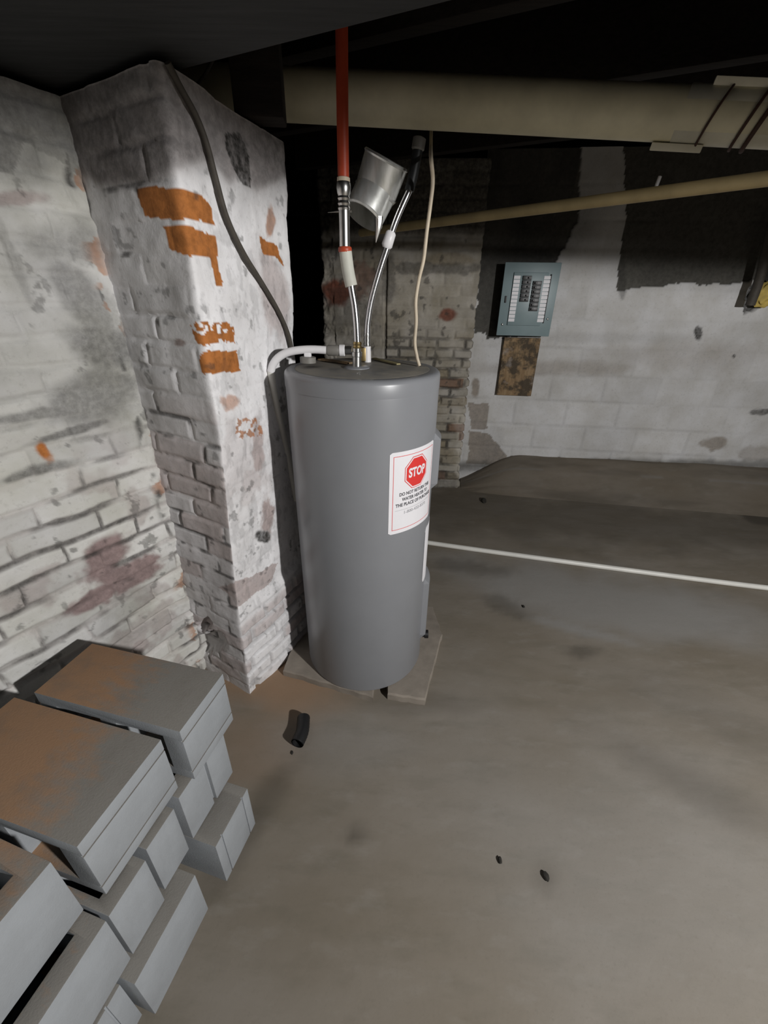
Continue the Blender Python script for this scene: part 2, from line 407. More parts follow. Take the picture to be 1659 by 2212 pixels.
# ------------------------------------------------------------------ brick pillar (rounded path, leaning corner)
def corner_at(z):
    pts = [(541, 1505), (508, 1272), (474, 939), (445, 780), (418, 600), (392, 440)]
    P = [P_pl(x, y, COR, 150) for x, y in pts]
    zs = [p[2] for p in P]; zs[0] = 0.
    return np.stack([np.interp(z, zs, [p[0] for p in P]), np.interp(z, zs, [p[1] for p in P])], -1)
def pillar():
    z = np.arange(0, 1.915, .0045); s = np.arange(0, 1.25, .0045)
    L = [.12 + .268, .47, .40]                                   # grey face in shade, lit face, return
    cor = corner_at(z)                                           # (nz,2)
    st = (IC + gd * .12)[:2]
    bk = np.array([-.545 + .4226 * .49, 1.195 + .906 * .49])
    bk = np.stack([np.interp(z, [0, .5, 1.9], [bk[0] - .012, bk[0] - .012, bk[0] + .012]), np.full_like(z, bk[1])], -1)
    en = bk + np.array([-.36, .20])
    A = np.zeros((len(s), len(z), 2))
    for i, sv in enumerate(s):
        if sv <= L[0]: t = sv / L[0]; A[i] = st * (1 - t) + cor * t
        elif sv <= L[0] + L[1]: t = (sv - L[0]) / L[1]; A[i] = cor * (1 - t) + bk * t
        else: t = min(1, (sv - L[0] - L[1]) / L[2]); A[i] = bk * (1 - t) + en * t
    k = 6; ker = np.exp(-np.linspace(-2, 2, 2 * k + 1) ** 2); ker /= ker.sum()
    Ap = np.concatenate([A[:1].repeat(k, 0), A, A[-1:].repeat(k, 0)], 0)
    A = sum(w * Ap[j:j + len(s)] for j, w in enumerate(ker))
    S, Z = np.meshgrid(s, z, indexing='ij')
    tg = np.gradient(A, axis=0); tg /= np.linalg.norm(tg, axis=-1, keepdims=True) + 1e-9
    N = np.stack([-tg[..., 1], tg[..., 0]], -1)                   # candidate normal
    mid = A[len(s) // 4, 10]; 
    if (N[40, 10] @ (np.array([0., 0.]) - A[40, 10])) < 0: N = -N
    base = np.concatenate([A, Z[..., None]], -1)
    grey = (S < L[0]); lit = ~grey
    face, r1, r2 = brick(S - .065, Z + .012, .19, .0695, .010, .007, 11)
    PX, PY = proj(base); B = lambda *a, **k: blob(S, Z, PX, PY, *a, **k); Pg = lambda *a, **k: poly(S, Z, PX, PY, *a, **k)
    lowb = sstep(.43, .36, Z)
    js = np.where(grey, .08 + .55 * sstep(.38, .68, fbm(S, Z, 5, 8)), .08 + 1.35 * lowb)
    d = (face - 1) * .010 * js + .007 * (r1 - .5) * (.4 + .6 * js) + .008 * (fbm(S, Z, 14, 5) - .5) + .022 * (fbm(S, Z, 3.0, 8) - .5)
    d += lit * sstep(.46, .40, Z) * sstep(L[0] + .02, L[0] + .22, S) * .024          # plinth courses stand proud
    d -= np.maximum(B(455, 1388, 40, 22, rough=.4, freq=20), B(440, 1350, 14, 16)) * .035   # brick missing near the foot
    d += sstep(1.62, 1.9, Z) * .02 * (fbm(S, Z, 6, 91) - .3)
    m = np.zeros(S.shape + (4,))
    org = np.maximum.reduce([Pg([(302, 412), (345, 402), (432, 420), (456, 446), (462, 488), (420, 476), (318, 470)], 5), Pg([(358, 486), (402, 488), (464, 512), (468, 556), (400, 553), (370, 540)], 5),
                             Pg([(455, 556), (468, 560), (482, 618), (466, 618)], 3), Pg([(414, 696), (500, 696), (506, 738), (428, 744)], 8, 60) * (fbm(S, Z, 45, 3) > .42),
                             Pg([(434, 766), (450, 756), (512, 758), (518, 800), (440, 808), (432, 790)], 5), Pg([(508, 905), (566, 905), (568, 942), (514, 945)], 8, 60) * (fbm(S, Z, 45, 4) > .48) * .8,
                             B(495, 870, 20, 16, freq=50) * .6, Pg([(560, 508), (600, 530), (614, 575), (600, 560), (566, 545)], 6), B(582, 480, 10, 30, freq=40) * .7])
    pink = np.maximum.reduce([lit * lowb * face * (r2 > .35) * .45, grey * sstep(1.35, 1.0, Z) * (.10 + .35 * (r2 > .6)), B(590, 640, 30, 110, rough=.5, rot=-12) * .45, Pg([(470, 1270), (560, 1240), (600, 1215), (590, 1255), (520, 1310)], 5) * .6,
                              B(580, 1120, 14, 40, freq=40) * .7, B(545, 1040, 22, 24, freq=30) * .35, B(388, 740, 14, 8, freq=40) * .7, B(520, 1000, 60, 90, rough=.8, freq=25) * .2,
                              B(560, 960, 12, 60, freq=30) * .6])
    crack = (1 - face) ** 1.4 * sstep(.55, .66, fbm(S, Z, 12, 14)) * grey * .85
    gm = np.maximum.reduce([crack, (1 - face) * lit * lowb * .45, B(430, 330, 75, 70, rough=.7, freq=8, soft=.7) * .35, Pg([(486, 285), (524, 290), (540, 370), (536, 405), (520, 400), (500, 360), (484, 320)], 5),  # dark blob below the post is a cast shadow painted on
                            B(180, 420, 14, 60, rough=.6, rot=-12, freq=30) * .9, B(570, 1158, 14, 14, freq=30), sstep(.7, .76, fbm(S, Z, 30, 33)) * .55, sstep(1.72, 1.90, Z + .12 * (fbm(S, Z, 6, 92) - .5)) * .55,  # small spot paints the notch in the heater's shadow edge
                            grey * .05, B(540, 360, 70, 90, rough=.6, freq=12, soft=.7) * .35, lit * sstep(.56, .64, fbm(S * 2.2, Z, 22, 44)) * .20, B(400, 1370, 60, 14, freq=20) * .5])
    soot_shade = Pg([(60, 385), (150, 375), (205, 398), (262, 400), (300, 398), (345, 385), (400, 352), (455, 345), (486, 395), (515, 372), (545, 412), (592, 395), (640, 380), (640, 60), (40, 60)], 16, 9)  # sooty bare masonry plus painted shade near the beam
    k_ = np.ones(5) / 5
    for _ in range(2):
        soot_shade = np.apply_along_axis(lambda v: np.convolve(np.pad(v, 2, 'edge'), k_, 'valid'), 1, soot_shade); soot_shade = np.apply_along_axis(lambda v: np.convolve(np.pad(v, 2, 'edge'), k_, 'valid'), 0, soot_shade)
    gm = np.maximum(gm, soot_shade * (.62 + .3 * (fbm(S, Z, 5, 66) - .3)))
    m[..., 0] = org; m[..., 1] = np.maximum(pink, soot_shade * .35); m[..., 2] = gm
    m[..., 3] = np.where(grey, .52 + .22 * r2, (.80 + .14 * r2)) + .3 * (fbm(S, Z, 7, 9) - .5)  # grey face toned darker than the lit one, painting in its shade
    V = base.copy(); V[..., :2] += d[..., None] * N
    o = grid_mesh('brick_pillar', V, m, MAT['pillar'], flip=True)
    bm = bmesh.new(); bm.from_mesh(o.data)                        # close the top
    top = [len(z) * (i + 1) - 1 for i in range(len(s))]; bm.verts.ensure_lookup_table()
    try: bm.faces.new([bm.verts[i] for i in top])
    except Exception: pass
    bm.to_mesh(o.data); bm.free()
    return tag(o, 'whitewashed brick pillar with bare orange bricks, left of the grey water heater', 'pillar')
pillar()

# ------------------------------------------------------------------ far block wall, curb, pier, passage
FP = np.array([.956, 3.351, 0]); FA = -6.0
fd = np.array([math.cos(math.radians(FA)), math.sin(math.radians(FA)), 0]); fn = np.array([math.sin(math.radians(FA)), -math.cos(math.radians(FA)), 0])
FW = FP - fn * .2
def wall_far():
    s = np.arange(-.325, 4.6, .010); z = np.arange(0, 2.4, .010)
    S, Z = np.meshgrid(s, z, indexing='ij')
    base = FW + S[..., None] * fd + Z[..., None] * np.array([0, 0, 1.])
    face, r1, r2 = brick(S + .1, Z + .072, .42, .2065, .012, .008, 31)
    PX, PY = proj(base); B = lambda *a, **k: blob(S, Z, PX, PY, *a, **k); Pg = lambda *a, **k: poly(S, Z, PX, PY, *a, **k)
    js = .25 + .75 * sstep(.42, .62, fbm(S, Z, 2.5, 5))
    bare = np.maximum(Pg([(1000, 300), (1020, 560), (1030, 610), (1034, 660), (1018, 690), (1022, 720), (1046, 716), (1050, 728), (1130, 728), (1190, 600), (1206, 560), (1235, 500), (1250, 470), (1255, 300)], 7, 14),
                      Pg([(1348, 300), (1352, 470), (1338, 590), (1335, 628), (1400, 622), (1480, 612), (1560, 616), (1640, 608), (2400, 560), (2400, 100)], 8, 10))
    hole = Pg([(1660, 545), (1640, 600), (1612, 625), (1606, 680), (1628, 676), (1650, 650), (1672, 660), (1690, 560)], 6, 12)
    low = B(1330, 1005, 420, 14, rough=.5, freq=9, soft=.4) * .7
    d = (face - 1) * .005 * js + .006 * (fbm(S, Z, 9, 5) - .5) + .01 * (fbm(S, Z, 1.5, 8) - .5) - bare * .012 - hole * .05
    m = np.zeros(S.shape + (4,))
    m[..., 0] = np.maximum(bare, low)
    m[..., 1] = np.maximum.reduce([Pg([(1012, 868), (1056, 872), (1052, 925), (1020, 925)], 5, 14) * .75, Pg([(1014, 930), (1060, 940), (1096, 985), (1090, 1010), (1010, 1000)], 6, 12) * .8,
                                   B(1200, 795, 160, 16, freq=6, soft=.6) * .45, B(1480, 770, 140, 30, freq=6, soft=.7) * .3, B(1545, 960, 28, 14) * .7, B(1027, 840, 8, 22) * .8,
                                   B(1640, 980, 40, 16) * .4])
    m[..., 2] = np.maximum.reduce([hole, (1 - face) * js * .13, B(1508, 720, 9, 14, freq=30), B(1585, 770, 4, 4, freq=30), B(1645, 890, 26, 6, freq=30) * .8, B(1345, 600, 9, 40, freq=20) * .6,
                                   B(1305, 730, 200, 10, freq=8, soft=.7) * .15, bare * (.35 + .6 * (S < .28)) * fbm(S, Z, 4, 71) * 1.3, B(1230, 480, 60, 60, freq=7, soft=.8) * .45, B(1060, 960, 24, 50, freq=12) * .15,  # soft blob over the panel's top paints its rounded shadow
                                   B(1220, 1010, 500, 12, freq=12, soft=.5) * .3])
    m[..., 3] = .62 + .18 * r2 + .5 * (fbm(S, Z, 2.2, 9) - .5)
    return tag(grid_mesh('wall_back', base + d[..., None] * fn, m, MAT['far']), kind='structure')
wall_far()
def curb():
    # low concrete apron that ramps down from the foot of the block wall to the floor
    s = np.arange(-.28, 4.6, .02); t = np.linspace(0, 1, 50)
    S, TT = np.meshgrid(s, t, indexing='ij')
    wid = .30 + .06 * S.clip(0, 4); O = .03 - (wid + .03) * TT
    Hh = np.interp(TT, [0, .15, .35, .5, .7, .88, 1], [.285, .262, .205, .150, .068, .016, -.012])
    end = sstep(-.40, .22, S); Hh = Hh * end - .012 * (1 - end) + .02 * (fbm(S * .6, TT, 5, 3) - .5) * sstep(1, .8, TT)
    V = FW + S[..., None] * fd - O[..., None] * fn + Hh[..., None] * np.array([0, 0, 1.])
    m = np.zeros(S.shape + (4,)); m[..., 0] = .15 * fbm(S, TT, 3, 5); m[..., 2] = .38 + .35 * sstep(.4, .7, fbm(S * .5, TT * 1.2, 3, 6)); m[..., 1] = np.exp(-((TT - .40) / .02) ** 2) * (fbm(S, TT * 0, 1.4, 16) > .5) * .6
    tag(grid_mesh('trim_1', V, m, MAT['floor']), kind='structure')
curb()
def pier():
    z = np.arange(0, 2.3, .007)
    pts = np.array([[.66, 3.57], [.655, 3.40], [-.015, 3.425], [-.50, 3.62], [-.47, 4.1]])
    seg = np.linalg.norm(np.diff(pts, axis=0), axis=1); cum = np.concatenate([[0], np.cumsum(seg)])
    s = np.arange(0, cum[-1], .007)
    A = np.stack([np.interp(s, cum, pts[:, 0]), np.interp(s, cum, pts[:, 1])], -1)
    k = 3; Ap = np.concatenate([A[:1].repeat(k, 0), A, A[-1:].repeat(k, 0)], 0); A = sum(Ap[j:j + len(s)] for j in range(2 * k + 1)) / (2 * k + 1)
    tg = np.gradient(A, axis=0); tg /= np.linalg.norm(tg, axis=1, keepdims=True); N = np.stack([-tg[:, 1], tg[:, 0]], -1)
    if N[len(s) // 3, 1] > 0: N = -N
    S, Z = np.meshgrid(s, z, indexing='ij')
    base = np.concatenate([np.repeat(A[:, None, :], len(z), 1), Z[..., None]], -1)
    face, r1, r2 = brick(S, Z, .21, .072, .013, .010, 51)
    PX, PY = proj(base); B = lambda *a, **k: blob(S, Z, PX, PY, *a, **k)
    front = (S < cum[2]); lowz = sstep(1.35, 1.15, Z)
    js = np.where(front, .3 + .7 * lowz, .3)
    d = (face - 1) * .016 * js + .010 * (r1 - .5) * js + .014 * (fbm(S, Z, 10, 5) - .5) + .05 * (fbm(S, Z, 3, 8) - .5) * (1 - .6 * front)
    crack = np.exp(-((S - cum[2] - .012 * (fbm(Z, Z * 0, 8, 5) - .5)) / .008) ** 2)
    d -= crack * .03
    d += sstep(.12, 0, Z) * .05 * fbm(S, Z, 8, 17)
    edge = (S > cum[3] - .10) & (S < cum[3] + .05); d += edge * .07 * (fbm(S, Z, 9, 88) - .5)
    m = np.zeros(S.shape + (4,))
    m[..., 0] = np.maximum.reduce([B(725, 630, 36, 28, rough=.4, freq=12), B(780, 600, 28, 40, rough=.7, freq=14) * .5, B(966, 682, 18, 14, rough=.4, freq=14) * .95, (r2 > .9) * front * lowz * .5])
    m[..., 1] = np.maximum.reduce([front * lowz * sstep(.35, .75, r2) * .8, B(960, 560, 60, 16, freq=8) * .7, B(900, 690, 120, 90, rough=.6, freq=7, soft=.6) * .25, B(800, 570, 40, 50, freq=8) * .4])
    m[..., 2] = np.maximum.reduce([(1 - face) * front * lowz * sstep(.38, .6, fbm(S, Z, 6, 14)) * .85, crack * sstep(.4, .5, fbm(S, Z, 5, 15)), B(745, 670, 60, 60, rough=.9, freq=22) * .35,
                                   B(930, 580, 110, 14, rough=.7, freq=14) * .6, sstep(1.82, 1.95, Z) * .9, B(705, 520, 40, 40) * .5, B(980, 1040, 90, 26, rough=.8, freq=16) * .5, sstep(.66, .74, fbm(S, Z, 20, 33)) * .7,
                                   B(840, 600, 14, 50, freq=20) * .6])
    pale = B(1000, 960, 18, 90, rough=.5, freq=12)
    m[..., 1] *= 1 - pale; m[..., 2] *= 1 - .7 * pale
    m[..., 3] = .45 + .35 * r2 + .4 * (fbm(S, Z, 6, 9) - .5) + .3 * pale
    V = base.copy(); V[..., :2] += d[..., None] * N[:, None, :]
    return tag(grid_mesh('brick_pier', V, m, MAT['pier'], flip=True), 'worn brick pier behind the water heater, left of the breaker panel', 'pier')
pier()
box('wall_passage', (-1.5, 7.2, 1.2), (1, 0, 0), (0, 1, 0), (0, 0, 1), 7, .1, 2.6, MAT['earth'], bev=0)['kind'] = 'structure'
box('ceiling', (.5, 2.3, 2.56), (1, 0, 0), (0, 1, 0), (0, 0, 1), 11, 10.4, .06, MAT['joist'], bev=0)['kind'] = 'structure'

# joists and the big beam run square to the left wall
bd = np.array([math.cos(math.radians(157)), math.sin(math.radians(157)), 0]); bnrm = np.array([math.sin(math.radians(157)), -math.cos(math.radians(157)), 0])
if bnrm[1] > 0: bnrm = -bnrm
e0 = P_z(1000, 0, 1.93); e1 = P_z(190, 205, 1.93)
bc = (e0 + e1) / 2 + np.array([0, 0, .23]); bdir = (e1 - e0) / np.linalg.norm(e1 - e0); bn = np.cross(bdir, [0, 0, 1.]); bn = bn if bn[1] < 0 else -bn
bm_c = bc + bn * .26 + bdir * .15
tag(box('ceiling_beam', bm_c, bdir, bn, (0, 0, 1), 2.6, .52, .46, MAT['beam'], bev=.01), 'big dark grey beam crossing the ceiling at top left, nearest the viewer', 'beam')
for i, (off, lab) in enumerate([(-.75, 'dark wooden floor joist just behind the cream drain pipe'), (-1.35, 'dark wooden floor joist above the tan pipe'),
                                (-1.95, 'dark wooden floor joist nearest the block wall')]):
    j = box('floor_joist', bc + np.array([0, 0, .20]) + bn * off + bdir * -.9, bdir, bn, (0, 0, 1), 4.2, .06, .26, MAT['joist'], bev=.004)
    tag(j, lab, 'joist', 'ceiling joists')

# ------------------------------------------------------------------ water heater
HC = np.array([-.079, 1.457, 0]); HR = .257; HZ0, HZ1 = .034, 1.290
hx, hy = HC[0], HC[1]
heater = empty('water_heater', (hx, hy, HZ0), 'tall grey cylindrical electric water heater standing on concrete pavers', 'water heater')
def lathe(name, prof, mat, parent, sides=96, ang=40):
    bm = bmesh.new(); R = []
    for r, z in prof:
        R.append([bm.verts.new((hx + r * math.cos(a), hy + r * math.sin(a), z)) for a in [2 * math.pi * k / sides for k in range(sides)]])
    for i in range(len(R) - 1):
        for k in range(sides): bm.faces.new((R[i][k], R[i][(k + 1) % sides], R[i + 1][(k + 1) % sides], R[i + 1][k]))
    bm.faces.new(R[0]); bm.faces.new(R[-1]); return bm_obj(name, bm, mat, parent, ang)
lathe('tank_jacket', [(HR - .012, HZ0), (HR - .003, HZ0 + .004), (HR, HZ0 + .012), (HR, HZ1 - .055), (HR - .0006, HZ1 - .050)], MAT['heater'], heater)
lathe('top_cap', [(HR - .003, HZ1 - .052), (HR + .0015, HZ1 - .052), (HR + .0015, HZ1 - .016), (HR - .001, HZ1 - .008), (HR - .006, HZ1 - .003), (HR - .014, HZ1), (HR - .03, HZ1 - .001), (.02, HZ1)], MAT['heater'], heater, ang=60)
lathe('dust_layer', [(HR - .034, HZ1 - .0005), (HR - .040, HZ1 + .0015), (.01, HZ1 + .002)], MAT['heatertop'], heater)['label'] = 'dusty top of the tank'
def cyl_hit(x, y, R=HR):
    r = ray(x, y); dx, dy = -hx, -hy
    a = r[0] ** 2 + r[1] ** 2; b = 2 * (r[0] * dx + r[1] * dy); c = dx * dx + dy * dy - R * R
    D = b * b - 4 * a * c
    t = (-b - math.sqrt(D)) / (2 * a) if D > 0 else -b / (2 * a)
    p = CAM + r * t; return math.atan2(p[1] - hy, p[0] - hx), p[2]
def cyl_pt(a, z, R): return (hx + R * math.cos(a), hy + R * math.sin(a), z)
aL, zTL = cyl_hit(842, 979); aR, zTR = cyl_hit(936, 949); _, zBL = cyl_hit(841, 1156); _, zBR = cyl_hit(927, 1107)
LZ1 = (zTL + zTR) / 2; LZ0 = (zBL + zBR) / 2
LW = (aR - aL) * HR; LH = LZ1 - LZ0
def wrap(name, polys, off, mat, parent, a0=None, zt=None):
    """polys: list of point lists in label space (u right from left edge, v down from top), wrapped on the jacket"""
    bm = bmesh.new()
    for P in polys:
        bm.faces.new([bm.verts.new(cyl_pt(aL + u / HR, LZ1 - v, HR + off)) for u, v in P])
    me = bpy.data.meshes.new(name); bm.to_mesh(me); bm.free(); return link(name, me, mat, parent, smooth=True)
def strip_patch(name, a0, a1, z0, z1, off, th, mat, parent, n=24, rad=.006):
    bm = bmesh.new(); rows = []
    for i in range(n + 1):
        a = a0 + (a1 - a0) * i / n; e = min(i, n - i) / n * (a1 - a0) * HR
        c = rad - math.sqrt(max(0, rad * rad - max(0, rad - e) ** 2)) if e < rad else 0
        rows.append([bm.verts.new(cyl_pt(a, z, HR + o)) for z, o in ((z0 + c, .0002), (z0 + c, off + th), (z1 - c, off + th), (z1 - c, .0002))])
    for i in range(n):
        for k in range(3): bm.faces.new((rows[i][k], rows[i + 1][k], rows[i + 1][k + 1], rows[i][k + 1]))
    return bm_obj(name, bm, mat, parent, 40)
label = strip_patch('warning_label', aL, aR, LZ0, LZ1, .0006, .0004, MAT['paper'], heater)
label['label'] = 'white paper warning label with red stop sign'
def band(u0, u1, v0, v1, n=12): return [[(u0 + (u1 - u0) * i / n, v0), (u0 + (u1 - u0) * (i + 1) / n, v0), (u0 + (u1 - u0) * (i + 1) / n, v1), (u0 + (u1 - u0) * i / n, v1)] for i in range(n)]
bw = .0018; mx, my = .013, .014
wrap('border', band(mx, LW - .010, my, my + bw) + band(mx, LW - .010, LH - my - bw, LH - my) + [[(mx, my), (mx + bw, my), (mx + bw, LH - my), (mx, LH - my)], [(LW - .010 - bw, my), (LW - .010, my), (LW - .010, LH - my), (LW - .010 - bw, LH - my)]], .0013, MAT['red'], label)
sc_u, sc_v, so = LW * .505, LH * .275, LW * .245
def octo(r, n=28):
    out = []; k = math.tan(math.radians(22.5))
    def ext(u): u = abs(u); return r if u <= r * k else r - (u - r * k)
    us = sorted(set([-r + 2 * r * i / n for i in range(n + 1)] + [-r * k, r * k]))
    for u0, u1 in zip(us[:-1], us[1:]):
        out.append([(sc_u + u0, sc_v - ext(u0)), (sc_u + u1, sc_v - ext(u1)), (sc_u + u1, sc_v + ext(u1)), (sc_u + u0, sc_v + ext(u0))])
    return out
wrap('sign_outline', octo(so * 1.02), .0013, MAT['red'], label)
wrap('sign_rim', octo(so * .975), .0016, MAT['paper'], label)['label'] = 'white rim inside the red outline'
wrap('stop_sign', octo(so * .90), .0019, MAT['red'], label)
def text_part(name, body, u, v, size, mat, parent, off, sx=1.0, bold=0.0, maxw=None):
    cu = bpy.data.curves.new(name, 'FONT'); cu.body = body; cu.size = size; cu.align_x = 'CENTER'; cu.align_y = 'CENTER'; cu.offset = bold
    cu.resolution_u = 4
    to = bpy.data.objects.new(name, cu); COL.objects.link(to)
    dg = bpy.context.evaluated_depsgraph_get(); dg.update()
    me = bpy.data.meshes.new_from_object(to.evaluated_get(dg)); bpy.data.objects.remove(to); bpy.data.curves.remove(cu)
    w = max(abs(p.co.x) for p in me.vertices) * 2
    k = (maxw / w) if maxw else sx
    bm = bmesh.new(); bm.from_mesh(me); bmesh.ops.triangulate(bm, faces=bm.faces[:])
    for p in bm.verts:
        uu = u + p.co.x * k; vv = v - p.co.y
        p.co = Vector(cyl_pt(aL + uu / HR, LZ1 - vv, HR + off))
    bm.to_mesh(me); bm.free(); me.name = name; me.materials.clear()
    return link(name, me, mat, parent, smooth=False)
text_part('lettering', 'STOP', sc_u, sc_v, so * .80, MAT['paper'], label, .0023, bold=.0016, maxw=so * 1.5)['label'] = 'white word on the red octagon'
for i, (ln, wd_) in enumerate([('DO NOT RETURN THIS', .70), ('WATER HEATER TO', .60), ('THE PLACE OF PURCHASE', .82)]):
    text_part('lettering', ln, LW * .52, LH * (.508 + .066 * i), .0165, MAT['ink'], label, .0014, bold=.0005, maxw=LW * wd_)
text_part('lettering', '1-800-432-8373', LW * .52, LH * .745, .0155, MAT['greyink'], label, .0014, bold=.0003, maxw=LW * .52)
wrap('divider', band(mx + .01, LW - .022, LH * .700, LH * .704), .0013, MAT['greyink'], label)
# second label, almost edge-on
b0, zt = cyl_hit(919, 1140); b1, _ = cyl_hit(929.5, 1130); _, zb = cyl_hit(911, 1260)
lab2 = strip_patch('energy_label', b0, b0 + .62, zb, zt, .0006, .0004, MAT['paper'], heater, rad=.02)
lab2['label'] = 'second white label seen edge-on'
# element access covers, seen on the right edge
ca = aR + .33
def cover(z0, z1, mat=MAT['heater']):
    bm = bmesh.new(); R0, R1 = HR - .002, HR + .021; rows = []
    for i in range(13):
        t = -1 + 2 * i / 12; a = ca + t * .27; c = .022 if abs(t) == 1 else .0
        rr = R0 if abs(t) == 1 else R1
        rows.append([bm.verts.new(cyl_pt(a, z0 - .0, R0)), bm.verts.new(cyl_pt(a, z0 + .022, rr)), bm.verts.new(cyl_pt(a, z1 - .022, rr)), bm.verts.new(cyl_pt(a, z1, R0))])
    for i in range(12):
        for k in range(3): bm.faces.new((rows[i][k], rows[i + 1][k], rows[i + 1][k + 1], rows[i][k + 1]))
    return bm_obj('access_cover', bm, mat, heater, 25)
_, cz1 = cyl_hit(936, 940); _, cz0 = cyl_hit(930, 1058); cover(cz0, cz1)
_, cz1 = cyl_hit(910, 1265); _, cz0 = cyl_hit(905, 1385); cover(cz0, cz1)
# drain valve near the foot
dv = P_z(920, 1382, .10); da = ca
rings_tube('drain_valve', cyl_pt(da, .12, HR - .01), cyl_pt(da, .12, HR + .035), [(0, .014), (.6, .014), (.62, .019), (1, .019)], MAT['black'], heater, 16)
NIP = P_z(771, 796, HZ1); NIP2 = P_z(794, 783, HZ1)
rings_tube('fitting_collar', (NIP[0], NIP[1], HZ1 - .004), (NIP[0], NIP[1], HZ1 + .008), [(0, .042), (.7, .042), (1, .034)], MAT['heater'], heater, 28)

# pavers under the heater
def slab(name, pts, h, mat, label, seed):
    bm = bmesh.new(); rnd = random.Random(seed); P = []
    for i in range(len(pts)):
        a, b = Vector(pts[i]), Vector(pts[(i + 1) % len(pts)]); k = max(1, int((b - a).length / .03))
        for j in range(k):
            q = a.lerp(b, j / k); P.append((q.x + (rnd.random() - .5) * .006, q.y + (rnd.random() - .5) * .006))
    lo = [bm.verts.new((x, y, -.004)) for x, y in P]; md = [bm.verts.new((x, y, h * .8)) for x, y in P]
    cxm = sum(p[0] for p in P) / len(P); cym = sum(p[1] for p in P) / len(P)
    hi = [bm.verts.new((x + (cxm - x) * .02, y + (cym - y) * .02, h)) for x, y in P]; n = len(P)
    for i in range(n):
        bm.faces.new((lo[i], lo[(i + 1) % n], md[(i + 1) % n], md[i])); bm.faces.new((md[i], md[(i + 1) % n], hi[(i + 1) % n], hi[i]))
    bm.faces.new(hi); bm.faces.new(lo[::-1])
    return tag(bm_obj(name, bm, mat, None, 30), label, 'paver', 'pavers under the water heater')
f2 = lambda x, y, z=.03: tuple(P_z(x, y, z)[:2])
slab('concrete_paver', [f2(838, 1500), f2(917, 1512), f2(955, 1370), (.27, 1.75), (-.02, 1.75)], .034, MAT['paver'], 'right-hand concrete paver under the water heater, its corner showing', 3)
slab('concrete_paver', [f2(612, 1448), f2(806, 1506), (-.03, 1.30), (-.03, 1.75), (-.40, 1.70)], .034, MAT['paver'], 'left-hand concrete paver under the water heater, beside the pillar foot', 4)

# ------------------------------------------------------------------ plumbing on the heater
Yh = NIP[1]
hot = empty('hot_water_line', (NIP[0], NIP[1], HZ1), 'red hot water pipe with steel hose rising from the heater top', 'water pipe')
q = lambda x, y, Y=Yh: tuple(P_y(x, y, Y))
def at_z(p, z): return (p[0], p[1], z)
nz = P_y(771, 757, Yh)[2]
rings_tube('nipple', at_z(NIP, HZ1 + .004), q(771, 752), [(0, .0145), (.55, .0145), (.58, .017), (.8, .017), (.82, .0135), (1, .0135)], MAT['steel'], hot)
rings_tube('brass_nut', q(772, 752), q(772, 738), [(0, .013), (.2, .0145), (.45, .0125), (.7, .0145), (1, .012)], MAT['brass'], hot)
tube('steel_hose', [q(772, 740), q(770, 700), q(766, 660), q(760, 625), q(755, 590)], .0105, MAT['flex'], hot)
tube('tape_wrap', [q(759, 618), q(752, 585), q(746, 540)], .0185, MAT['tape'], hot, n=5)['label'] = 'grey white tape wrapped round the hose'
rings_tube('red_band', q(745.5, 545), q(745, 533), [(0, .0185), (.3, .0200), (.8, .0195), (1, .017)], MAT['redpex'], hot)
rings_tube('steel_sleeve', q(745, 536), q(743.5, 452), [(0, .0155), (.5, .015), (1, .0155)], MAT['steel'], hot)
rings_tube('coupling', q(743.5, 455), q(742, 392), [(0, .016), (.08, .0175), (.16, .015), (.24, .0178), (.34, .015), (.42, .0178), (.5, .0155), (.6, .0185), (.78, .020), (.95, .019), (1, .017)], MAT['steel'], hot)
rings_tube('cream_ring', q(742, 394), q(742, 383), [(0, .0165), (.2, .018), (.9, .0175), (1, .016)], MAT['beige'], hot)
tube('red_pipe', [q(742, 386), q(740, 260), q(738, 60), q(736, -60)], .0155, MAT['redpex'], hot, sides=24)

Yc = NIP2[1]; c_ = lambda x, y, Y=Yc: tuple(P_y(x, y, Y))
cold = empty('cold_water_line', (NIP2[0], NIP2[1], HZ1), 'curved steel cold water hose right of the red pipe', 'water pipe')
rings_tube('nipple', at_z(NIP2, HZ1 - .004), c_(793, 748), [(0, .013), (1, .013)], MAT['white'], cold)
rings_tube('crimp', c_(793, 750), c_(793, 718), [(0, .010), (.2, .012), (.35, .010), (.5, .012), (.65, .010), (.8, .012), (1, .010)], MAT['steel'], cold)
tube('steel_hose', [c_(793, 722), c_(794, 700), c_(799, 665), c_(807, 630), c_(820, 585), c_(833, 545), c_(845, 510)], .0105, MAT['flex'], cold)
rings_tube('sleeve', c_(834, 536), c_(846, 500), [(0, .012), (.15, .0175), (.9, .016), (1, .012)], MAT['white'], cold)
tube('upper_tube', [c_(843, 512), c_(855, 478), c_(869, 445), c_(886, 408)], .0095, MAT['flex'], cold)
tube('dark_riser', [c_(884, 412), c_(893, 375), c_(903, 322)], .015, MAT['darkmetal'], cold)
rings_tube('end_fitting', c_(902, 326), c_(907, 296), [(0, .014), (.15, .019), (.9, .019), (1, .012)], MAT['greypl'], cold)
box('brass_valve', c_(785, 765), (1, 0, 0), (0, 1, 0), (0, 0, 1), .018, .03, .045, MAT['brass'], cold, .003)
bm = bmesh.new(); add_tube(bm, [c_(786, 741), c_(793, 744), c_(802, 757)], [.004, .005, .003], 8)
bm_obj('valve_lever', bm, MAT['black'], cold)

